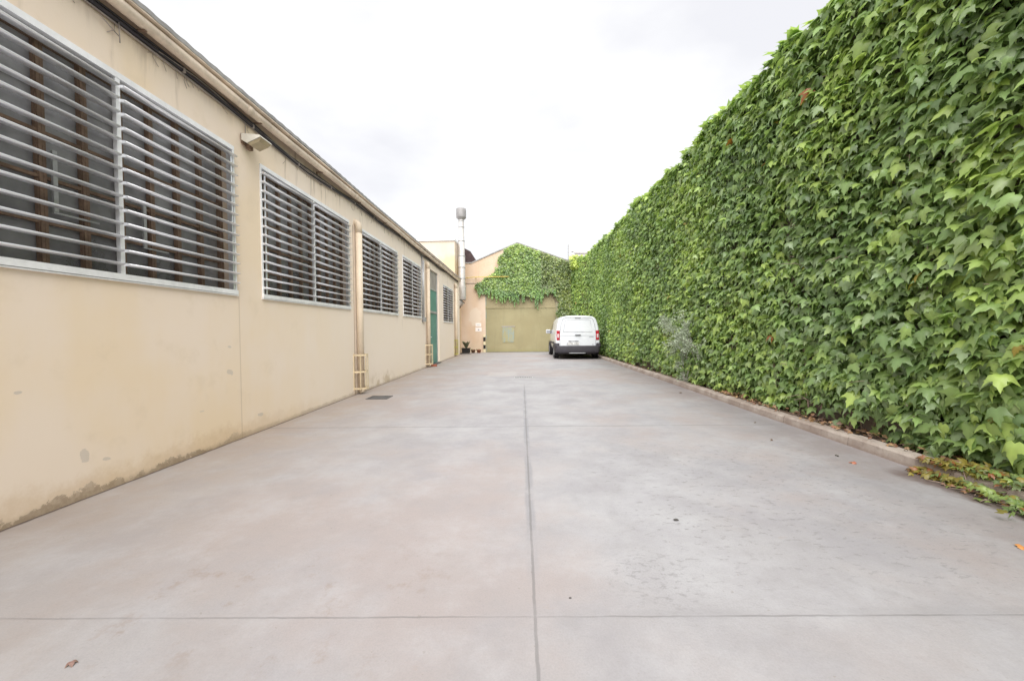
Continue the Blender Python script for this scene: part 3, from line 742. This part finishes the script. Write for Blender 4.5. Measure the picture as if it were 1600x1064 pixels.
p = p[p[:,1] < np.interp(p[:,0], [-2.8, -.22, 2.54, 4.2], [5.02, 6.13, 5.15, 4.9]) - .02]
k = inside(p + np.stack([.2*fbm(p[:,0]*.5, p[:,1], 61, 9, 3), .12*fbm(p[:,0], p[:,1], 62, 9, 3)], 1), poly); p = p[k]; N = len(p)
yv = YW - .05 - .12*(.5+.5*fbm(p[:,0], p[:,1], 63, 2.2, 3)) - rng.uniform(0, .1, N)
n_, t_ = ivy_orient(np.array([[0., -1, 0]]), N, (15, 65), 30)
s_ = rng.uniform(.08, .14, N); tint = green(p[:,0], p[:,1]*1.3, 64, .05)
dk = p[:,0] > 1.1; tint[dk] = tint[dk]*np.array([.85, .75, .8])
PP = np.stack([p[:,0], yv, p[:,1]], 1)
hang = []                                                        # hanging shoots
for k in range(150):
    px = random.uniform(749, 868); x0 = (px-815)*.03627
    L = random.uniform(.08, .38) if random.random() < .8 else random.uniform(.35, .75)
    if px > 850 or px < 765: L *= .5
    z0 = 3.45 + random.uniform(-.1, .15); nl = int(L/.035)+2; xx = x0
    for i in range(nl):
        xx += random.uniform(-.015, .015); hang.append((xx, YW-.1-random.uniform(0, .12), z0 - L*i/nl, .11*(1-.55*i/nl)))
for (pxh, L) in ((785,.55),(806,.75),(818,.5),(838,.95),(846,.6)):
    for j in range(3):
        xx = (pxh-815)*.03627 + random.uniform(-.06, .06)
        for i in range(26): xx += random.uniform(-.012, .012); hang.append((xx, YW-.1-random.uniform(0,.1), 3.3 - L*(1-.15*j)*i/26, .11*(1-.6*i/26)))
hg = np.array(hang); Nh = len(hg); nh, th = ivy_orient(np.array([[0., -1, 0]]), Nh, (5, 45), 22, .3)
PP = np.concatenate([PP, hg[:,:3]]); n_ = np.concatenate([n_, nh]); t_ = np.concatenate([t_, th]); s_ = np.concatenate([s_, hg[:,3]])
tint = np.concatenate([tint, green(hg[:,0], hg[:,2], 66, -.15)*np.array([.8, .95, .9])])
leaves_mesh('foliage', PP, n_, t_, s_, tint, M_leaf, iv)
q = MB()
for k in range(60):
    x0 = random.uniform(-1, 2.7); z = random.uniform(2.8 if x0 < 2 else .2, 3.6); pts = []
    for i in range(8): pts.append((x0, YW-.03, z)); z += .17; x0 += random.uniform(-.14, .1)
    pts = [p_ for p_ in pts if p_[2] < gable(p_[0])-.1]
    if len(pts) > 2: q.tube(pts, .008, 4)
q.build('stem', M_wood, iv)

# ------------------------------------------------------------------ grey shrub growing out of the ivy
gs = thing('grey_shrub', (3.47, 8.3, .06), 'wispy grey shrub with thin dry twigs growing in front of the ivy wall', 'shrub')
tw = MB(); lp = []
base = Vector((3.47, 8.3, .06))
def twig(p0, d, L, r, depth):
    pts = [p0]
    for i in range(5):
        d = (d + Vector([random.gauss(0, .22) for _ in range(3)])).normalized(); q_ = pts[-1] + d*L/5
        q_.x = min(q_.x, 3.50); pts.append(q_)
    tw.tube(pts, [r*(1-.13*i) for i in range(6)], 4)
    if depth == 0:
        for i in range(14):
            b0 = pts[random.randint(1, 5)]; lp.append(b0 + Vector([random.gauss(0, .022) for _ in range(3)]))
        return
    for j in range(5):
        twig(pts[random.randint(2, 5)], Vector((random.gauss(-.25, .4), random.gauss(d.y*.4, .8), random.gauss(.3, .7))).normalized(), L*random.uniform(.35, .6), r*.6, depth-1)
for (yy, zz, n) in ((9.05, 1.42, 4), (8.0, 1.25, 5), (8.35, .95, 4), (7.8, .85, 2)):
    root = Vector((3.52, yy + random.uniform(-.05, .1), zz - .32))
    tw.tube([base, base.lerp(root, .5) + Vector((.06, 0, .05)), root], .006, 4)
    for k in range(n): twig(root, Vector((random.gauss(-.35, .2), random.gauss(.1, .7), random.gauss(.8, .4))).normalized(), random.uniform(.3, .5), .0045, 2)
for k in range(9):                                               # low tuft at the foot
    e = base + Vector((random.uniform(-.12, .05), random.uniform(-.25, .3), random.uniform(.1, .4)))
    tw.tube([base, base.lerp(e, .5) + Vector((0,0,.04)), e], .004, 4)
    for i in range(22): lp.append(base.lerp(e, random.uniform(.4, 1)) + Vector([random.gauss(0, .03) for _ in range(3)]))
M_twig = worn('grey_twig', (.40, .36, .34), .9, 0, .3, 20, .2)
tw.build('twig', M_twig, gs)
lp = np.array([v[:] for v in lp]); N = len(lp)
c = np.array([.40, .46, .34])*rng.uniform(.7, 1.35, (N, 1))
leaves_mesh('foliage', lp, rng.normal(0, 1, (N, 3)) + np.array([[-.5, 0, .8]]), rng.normal(0, 1, (N, 3)), rng.uniform(.018, .038, N), c, M_dry, gs, RT)

# ------------------------------------------------------------------ creeping ivy at the kerb, litter and fallen leaves
ci = thing('creeping_ivy', (3.3, 2.7, 0), 'low creeping ivy turning yellow and red, spilling over the near end of the kerb', 'creeping plant')
N = 720; yv = rng.uniform(1.8, 3.28, N); wq = np.clip((3.45-yv)/.5, .15, 1)
xv = 3.36 + rng.normal(0, .075, N)*wq*1.1 - .05*wq + .06*np.sin(yv*5)
hz = np.where(xv > 3.33, .1, .0) + rng.uniform(.008, .07, N)*wq
tint = green(yv, xv, 71, .1)*.85
u = (yv-2.0)/1.4 + rng.normal(0, .12, N)
red = u > .92; tint[red] = np.array([.34, .12, .055])*rng.uniform(.5, 1.5, (red.sum(), 1))
yl = (u > .62) & ~red | (u < .22) & (xv < 3.34); tint[yl] = np.array([.42, .33, .06])*rng.uniform(.6, 1.2, (yl.sum(), 1))
rr = rng.random(N) < .08; tint[rr] = (.45, .14, .05)
nn = norm(np.array([[-.35, -.1, 1.]]) + rng.normal(0, .4, (N, 3))); tn = rng.normal(0, 1, (N, 3)) + np.array([[-.6, 0, -.2]])
leaves_mesh('foliage', np.stack([xv, yv, hz], 1), nn, tn, rng.uniform(.026, .052, N), tint*.75, M_leaf, ci)
q = MB()
for k in range(14):
    yy = random.uniform(2.1, 3.2); xx = 3.4; pts = []
    for i in range(7): pts.append((xx, yy, (.112 if xx > 3.33 else .012) + .006*(i % 2))); xx -= random.uniform(.01, .06); yy += random.uniform(-.08, .1)
    q.tube(pts, .004, 4)
q.build('stem', M_wood, ci)
# litter heaped between kerb and wall, and swept against the kerb foot: countless
N = 620; yv = rng.uniform(1.2, 20, N); yv = np.where(rng.random(N) < .6, rng.uniform(1.6, 7, N), yv)
k = rng.random(N) < .78
xv = np.where(k, rng.uniform(3.42, 3.68, N), 3.30 - np.abs(rng.normal(0, .07, N)))
hz = np.where(k, .10 + rng.uniform(0, .03, N), .008 + rng.uniform(0, .012, N))
sel = k | ((yv > 2.0) & (yv < 3.1)); yv, xv, hz = yv[sel], xv[sel], hz[sel]; N = len(yv)
cc = np.array([[.26, .10, .06], [.30, .14, .08], [.18, .09, .07], [.36, .20, .10]])[rng.integers(0, 4, N)]*rng.uniform(.6, 1.2, (N, 1))
o = leaves_mesh('leaf_litter', np.stack([xv, yv, hz], 1), norm(np.array([[0, 0, 1.]]) + rng.normal(0, .35, (N, 3))), rng.normal(0, 1, (N, 3)), rng.uniform(.02, .055, N), cc, M_dry)
tag(o, 'brown and red fallen leaves lying behind and along the kerb', 'leaf litter', kind='stuff')
fallen = [(2.96, 3.45, .052, (.34, .10, .06), 'reddish brown curled leaf lying alone on the concrete near the kerb'),
          (2.96, 3.66, .035, (.07, .05, .04), 'small dark leaf beside the reddish curled leaf near the kerb'),
          (2.70, 2.11, .045, (.50, .20, .05), 'orange and red leaf at the right edge of the concrete'),
          (2.70, 4.2, .03, (.10, .06, .05), 'tiny dark leaf on the concrete between seam and kerb'),
          (3.0, 5.0, .035, (.13, .07, .05), 'small brown leaf near the far cross joint by the kerb'),
          (3.02, 7.4, .05, (.16, .09, .07), 'brown leaf lying before the grey shrub near the kerb'),
          (-1.65, 1.40, .024, (.2, .11, .09), 'brown leaf scrap on the concrete at the lower left'),
          (3.24, 2.62, .07, (.60, .30, .12), 'large pale orange leaf under the creeping ivy')]
for (fx_, fy_, fs_, fc, lb) in fallen:
    nl = 3 if fs_ > .07 else 1
    Pn = np.array([[fx_ + .02*i*(-1)**i, fy_ + .012*i, .008 + .008*i] for i in range(nl)])
    o = leaves_mesh('fallen_leaf', Pn, np.array([[.1, -.3, 1.]]*nl) + rng.normal(0, .35, (nl, 3)), rng.normal(0, 1, (nl, 3)), np.full(nl, fs_), np.array([fc]*nl)*rng.uniform(.7, 1.3, (nl, 1)), M_dry,
                    curl=np.full(nl, 2.2), origin=(fx_, fy_, 0))
    tag(o, lb, 'leaf', 'fallen leaves on the concrete')
def pebble(x, y, r, lb):
    q = MB(); k = 10; prof = []
    vs = []; 
    for i in range(7):
        t = math.pi*i/6
        for j in range(k):
            f = 2*math.pi*j/k; w_ = 1 + .18*math.sin(3*f+i) + .1*math.cos(2*f)
            vs.append((x + r*1.3*math.sin(t)*math.cos(f)*w_, y + r*math.sin(t)*math.sin(f)*w_, r*.45 - r*.5*math.cos(t)))
    q.add(vs, [(i*k+j, i*k+(j+1)%k, (i+1)*k+(j+1)%k, (i+1)*k+j) for i in range(6) for j in range(k)], True)
    tag(q.build('pebble', M_stone, None, (x, y, 0)), lb, 'pebble', 'pebbles on the concrete')
pebble(.965, 2.44, .012, 'dark pebble lying on the open concrete right of the centre seam')
pebble(.21, 1.73, .0045, 'tiny dark pebble close to the crossing of the two joints')

# ------------------------------------------------------------------ drain covers, brick, pots
def grate(name, x, y, wx, wy, label, bars):
    t = thing(name, (x, y, 0), label, 'drain cover', 'drain covers in the yard')
    q = MB(); b = .025
    q.box(x-wx/2, x+wx/2, y-wy/2, y-wy/2+b, .001, .009); q.box(x-wx/2, x+wx/2, y+wy/2-b, y+wy/2, .001, .009)
    q.box(x-wx/2, x-wx/2+b, y-wy/2+b, y+wy/2-b, .001, .009); q.box(x+wx/2-b, x+wx/2, y-wy/2+b, y+wy/2-b, .001, .009)
    q.build('frame', M_iron if not bars else M_galv, t)
    q = MB(); q.box(x-wx/2+b, x+wx/2-b, y-wy/2+b, y+wy/2-b, .0005, .003); q.build('cover', M_iron if not bars else M_dark, t)
    if bars:
        q = MB()
        for xx in np.arange(x-wx/2+b+.02, x+wx/2-b, .045): q.box(xx, xx+.018, y-wy/2+b, y+wy/2-b, .004, .0085)
        q.build('bar', M_galv, t)
grate('drain_cover', -2.6, 7.12, .38, .34, 'dark rectangular iron cover close to the left wall by the caged downpipe', False)
grate('drain_cover', .04, 10.05, .48, .2, 'slotted iron grate in the middle of the concrete yard', True)
grate('drain_cover', -2.9, 20.4, .5, .28, 'dark flat cover in the far left corner before the black planter', False)
bk = thing('brick', (WX+.15, 13.35, 0), 'red brick lying on the ground beside the green door', 'brick')
MB().bevbox(WX+.06, WX+.28, 13.36, 13.48, .003, .07, .006).build('block', M_brick, bk)

pl = thing('planter', (-3.03, 21.35, 0), 'black square planter with a spiky grey green plant in the far left corner', 'potted plant')
q = MB()
for (z0, z1, r0, r1) in ((.003, .25, .185, .21), (.25, .285, .222, .222)):
    c0 = [(-3.03+a_*r0, 21.35+b_*r0, z0) for a_, b_ in ((-1,-1),(1,-1),(1,1),(-1,1))]; c1 = [(-3.03+a_*r1, 21.35+b_*r1, z1) for a_, b_ in ((-1,-1),(1,-1),(1,1),(-1,1))]
    q.add(c0+c1, [(3,2,1,0),(4,5,6,7),(0,1,5,4),(1,2,6,5),(2,3,7,6),(3,0,4,7)])
q.build('pot', M_black, pl)
N = 70; aa = rng.uniform(0, 6.28, N); P = np.tile(np.array([[-3.03, 21.35, .27]]), (N,1)) + np.stack([np.cos(aa)*.06, np.sin(aa)*.06, rng.uniform(0, .1, N)], 1)
up = np.stack([np.cos(aa)*.5, np.sin(aa)*.5, np.full(N, 1.)], 1) + rng.normal(0, .15, (N,3)); nr = np.stack([np.cos(aa), np.sin(aa), np.full(N, -.4)], 1)*-1
leaves_mesh('foliage', P, nr, up, rng.uniform(.2, .42, N), np.array([[.16, .17, .10]])*rng.uniform(.6, 1.3, (N,1)), M_dry, pl, (RT[0]*np.array([.45, 1, 1]), RT[1]))
def clay(x, m, lb, sprout):
    t = thing('clay_pot', (x, 21.6, 0), lb, 'clay pot')
    q = MB(); q.lathe([(0, .004), (.085, .004), (.115, .14), (.13, .14), (.13, .185), (.112, .185), (.105, .15), (0, .15)], (x, 21.6, 0), 'z', 16); q.build('pot', m, t)
    N = sprout; P = np.stack([x + rng.normal(0, .05, N), 21.6 + rng.normal(0, .05, N), np.full(N, .15)], 1)
    leaves_mesh('foliage', P, rng.normal(0, 1, (N,3)), np.array([[0,0,1.]]) + rng.normal(0, .25, (N,3)), rng.uniform(.06, .13, N), np.array([[.34, .33, .16]])*rng.uniform(.6, 1.3, (N,1)), M_dry, t, RT)
clay(-2.68, M_brown, 'brown clay pot standing next to the black planter', 8)
clay(-2.36, M_terra, 'reddish clay pot with pale sprouts standing near the striped corner guard', 12)

# ------------------------------------------------------------------ white van
vx, vy = 2.34, 16.3
van = thing('parked_van', (vx, vy, 0), 'white panel van parked by the ivy wall, seen from behind', 'van')
m = Mat('white_car_paint'); n = m.noise(2, 3, .5, local=True); m.set(m.mix(n.step(.3,.7), (.71, .73, .78), (.76, .78, .82)), .25, 0, .5)
m.b.inputs['Coat Weight'].default_value = .5; M_car = m.m
M_plastic = worn('dark_bumper_plastic', (.052, .048, .058), .6, 0, .2, 8, .1, local=True)
M_tyre = worn('tyre_rubber', (.025, .024, .026), .8, 0, .2, 10, .1, local=True)
M_rim = worn('wheel_rim', (.40, .41, .43), .4, .6, .15, 8, .05, local=True)
M_red = worn('tail_light_red', (.42, .015, .03), .25, 0, .15, 12, .02, .6, local=True)
M_clear = worn('tail_light_clear', (.70, .55, .57), .2, 0, .1, 12, .02, .6, local=True)
M_glass = worn('dark_window_glass', (.02, .025, .03), .12, 0, .2, 4, .0, .6, local=True)
M_seam = worn('panel_gap', (.20, .20, .22), .8, 0, .1, 8, .02, local=True)
half = [(.80,.34),(.88,.42),(.915,.60),(.925,.80),(.92,.98),(.905,1.12),(.875,1.30),(.838,1.48),(.79,1.62),(.735,1.715),(.64,1.775),(.48,1.805),(.25,1.82),(0,1.825)]
def sect(yl, k=1., top=1.825, low_=0.):
    out = []
    for xh, zh in half:
        z = zh if zh < 1.0 else 1.0 + (zh-1.0)*(top-1.0)/.825
        out.append((xh*k, max(z, low_) if z < .5 else z))
    pts = [(vx-xh, vy+yl, z) for xh, z in out] + [(vx+xh, vy+yl, z) for xh, z in out[::-1][1:]]
    return pts
secs = [sect(.0, .955, 1.785), sect(.025, .985, 1.81), sect(.08, 1.), sect(1.2, 1.005, 1.835), sect(2.4, 1., 1.83), sect(2.75, .995, 1.80), sect(3.05, .985, 1.62), sect(3.45, .965, 1.30), sect(3.6, .955, 1.18), sect(4.0, .93, 1.12), sect(4.28, .86, 1.03), sect(4.38, .78, .92)]
q = MB(); n = len(secs[0]); vs = [p for s in secs for p in s]
fs = [(i*n+k, i*n+(k+1)%n, (i+1)*n+(k+1)%n, (i+1)*n+k) for i in range(len(secs)-1) for k in range(n)]
q.add(vs, fs, True); b0 = 0
q.f += [list(range(n))[::-1], [(len(secs)-1)*n+k for k in range(n)]]; q.sm += [False, False]
body = q.build('body', M_car, van)
md = body.modifiers.new('edge', 'EDGE_SPLIT'); md.split_angle = R(50)
# rear door: recessed-looking seam lines, handle, brake light
YR = vy - .004
q = MB(); q.tube([(vx-.74, YR, .56), (vx-.755, YR, 1.02), (vx-.70, YR, 1.45), (vx-.62, YR, 1.68), (vx-.5, YR, 1.735), (vx+.5, YR, 1.735), (vx+.62, YR, 1.68), (vx+.70, YR, 1.45), (vx+.755, YR, 1.02), (vx+.74, YR, .56)], .006, 6)
q.tube([(vx-.60, YR, 1.14), (vx-.52, YR, 1.60), (vx-.44, YR, 1.655), (vx+.44, YR, 1.655), (vx+.52, YR, 1.60), (vx+.60, YR, 1.14), (vx-.60, YR, 1.14)], .004, 6)
q.tube([(vx-.72, YR, .985), (vx+.72, YR, .985)], .003, 6)
rd = q.build('rear_door', M_seam, van)
q = MB(); q.prism_y([(vx-.13, 1.005), (vx-.08, .985), (vx+.10, .985), (vx+.13, 1.005), (vx+.10, 1.025), (vx-.08, 1.025)], vy-.035, vy-.005); q.build('handle', M_plastic, rd)
q = MB(); q.bevbox(vx-.12, vx+.12, vy-.012, vy+.02, 1.70, 1.735, .006); q.build('brake_light', M_seam, van)
for sx in (-1, 1):
    q = MB(); xa = vx + sx*.735; xb_ = vx + sx*.915
    x0, x1 = min(xa, xb_), max(xa, xb_)
    cr = .0
    q.bevbox(x0 + (.01 if sx > 0 else .03), x1 - (.03 if sx > 0 else .01), vy-.018, vy+.16, .80, 1.20, .02); tl = q.build('tail_light', M_red, van)
    q = MB(); q.bevbox(vx+sx*.82-.038, vx+sx*.82+.038, vy-.026, vy+.01, .90, 1.06, .012); q.build('lens', M_clear, tl)
# bumper
q = MB(); prof_b = [(-.93,.0),(-.955,.2),(-.95,.5)]
outer = [(-.955,.62),(-.95,.12),(-.90,-.06),(-.80,-.10),(-.4,-.125),(0,-.13),(.4,-.125),(.80,-.10),(.90,-.06),(.95,.12),(.955,.62)]
zs = [(.27,.90),(.33,.97),(.44,1.),(.53,1.),(.57,.965)]
vs = []
for z, k in zs:
    for xx, yy in outer: vs.append((vx+xx*(.5+.5*k), vy+yy*k+(.02 if k < .95 else 0), z))
no = len(outer)
q.add(vs, [(i*no+k, i*no+k+1, (i+1)*no+k+1, (i+1)*no+k) for i in range(len(zs)-1) for k in range(no-1)] + [tuple(range(no))[::-1], tuple((len(zs)-1)*no+k for k in range(no))], True)
for sx in (-1, 1):                                               # raised corners of the bumper
    q.bevbox(vx+sx*.86-.10, vx+sx*.86+.085, vy-.06, vy+.3, .52, .68, .03)
bp = q.build('bumper', M_plastic, van)
q = MB(); q.bevbox(vx-.38, vx+.30, vy-.135, vy-.10, .25, .285, .006); q.build('trim_strip', M_rim, bp)
# number plate
q = MB(); q.bevbox(vx-.46, vx+.06, vy-.016, vy-.004, .60, .715, .004); np_ = q.build('number_plate', M_paper, van)
def text(body_, size, loc, m, parent, name):
    cu = bpy.data.curves.new(name, 'FONT'); cu.body = body_; cu.size = size; cu.extrude = .001; cu.align_x = 'CENTER'; cu.align_y = 'CENTER'
    to = bpy.data.objects.new(name, cu); col.objects.link(to); dg = bpy.context.evaluated_depsgraph_get()
    me = bpy.data.meshes.new_from_object(to.evaluated_get(dg)); bpy.data.objects.remove(to)
    me.transform(Matrix.Rotation(R(90), 4, 'X')); me.transform(Matrix.Translation(Vector(loc) - ORG[parent.name])); me.materials.clear(); me.materials.append(m)
    o = bpy.data.objects.new(name, me); col.objects.link(o); o.parent = parent; ORG[o.name] = ORG[parent.name]
text('1733', .105, (vx-.30, vy-.018, .657), M_black, np_, 'plate_digits')
text('HKJ', .105, (vx-.06, vy-.018, .657), M_black, np_, 'plate_letters')
MB().box(vx-.458, vx-.425, vy-.0175, vy-.0162, .604, .711).build('plate_band', M_print, np_)
q = MB(); q.box(vx-.40, vx+.04, vy-.016, vy-.004, .745, .765); q.build('plate_recess', M_seam, van)
for xx in (-.33, -.05): MB().box(vx+xx-.05, vx+xx+.05, vy-.022, vy-.0165, .742, .768).build('plate_light', M_plastic, van)
MB().box(vx+.47, vx+.66, vy-.008, vy-.003, .925, .945).build('badge', M_print, van)
MB().box(vx+.60, vx+.65, vy-.008, vy-.003, .60, .63).build('badge', M_print, van)
# side windows, mirrors, wheels
for sx in (-1, 1):
    q = MB(); zz = [1.10, 1.20, 1.32, 1.44, 1.55]; rows = []
    for z in zz:
        xh = np.interp(z, [p_[1] for p_ in half], [p_[0] for p_ in half]) + .004
        rows.append([(vx+sx*xh, vy+2.15, z), (vx+sx*xh, vy+2.85 - (z-1.1)*.2, z), (vx+sx*(xh-.004), vy+3.3-(z-1.1)*1.05, z)])
    vs = [p_ for r_ in rows for p_ in r_]
    q.add(vs, [(i*3+k, i*3+k+1, (i+1)*3+k+1, (i+1)*3+k) for i in range(4) for k in range(2)], True); q.build('side_window', M_glass, van)
    q = MB(); q.bevbox(vx+sx*1.02-.11, vx+sx*1.02+.11, vy+2.98, vy+3.10, 1.06, 1.25, .03); mo = q.build('mirror', M_car, van)
    q = MB(); q.bevbox(vx+sx*1.02-.09, vx+sx*1.02+.09, vy+2.972, vy+2.985, 1.08, 1.23, .005); q.build('mirror_glass', M_rim, mo)
    q = MB(); q.tube([(vx+sx*.88, vy+3.06, 1.07), (vx+sx*1.0, vy+3.05, 1.09)], .025, 8); q.build('mirror_arm', M_plastic, mo)
    for yl in (.78, 3.55):
        xw = vx + sx*.835; q = MB()
        prof_t = [(.20,-.10),(.29,-.105),(.315,-.085),(.325,-.05),(.325,.05),(.315,.085),(.29,.105),(.20,.10)]
        q.lathe(prof_t, (xw, vy+yl, .325), 'x', 28); wh_ = q.build('wheel', M_tyre, van)
        q = MB(); q.lathe([(.0, sx*.05), (.06, sx*.055), (.07, sx*.04), (.18, sx*.075), (.205, sx*.102)], (xw, vy+yl, .325), 'x', 20); q.build('rim', M_rim, wh_)
        q = MB(); q.lathe([(.345, -.02), (.345, .012*sx+.0), (.40, .012*sx), (.40, -.02)], (vx+sx*.925, vy+yl, .325), 'x', 28); q.build('wheel_arch', M_plastic, van)
    q = MB(); q.box(vx+sx*.925-.008, vx+sx*.925+.008, vy+1.2, vy+3.1, .62, .70); q.build('side_moulding', M_plastic, van)
q = MB(); q.quad((vx-.70, vy+2.83, 1.74), (vx+.70, vy+2.83, 1.74), (vx+.80, vy+3.52, 1.262), (vx-.80, vy+3.52, 1.262)); q.build('windscreen', M_glass, van)
q = MB(); q.box(vx-.78, vx+.78, vy+.1, vy+4.2, .22, .33); q.build('underbody', M_plastic, van)
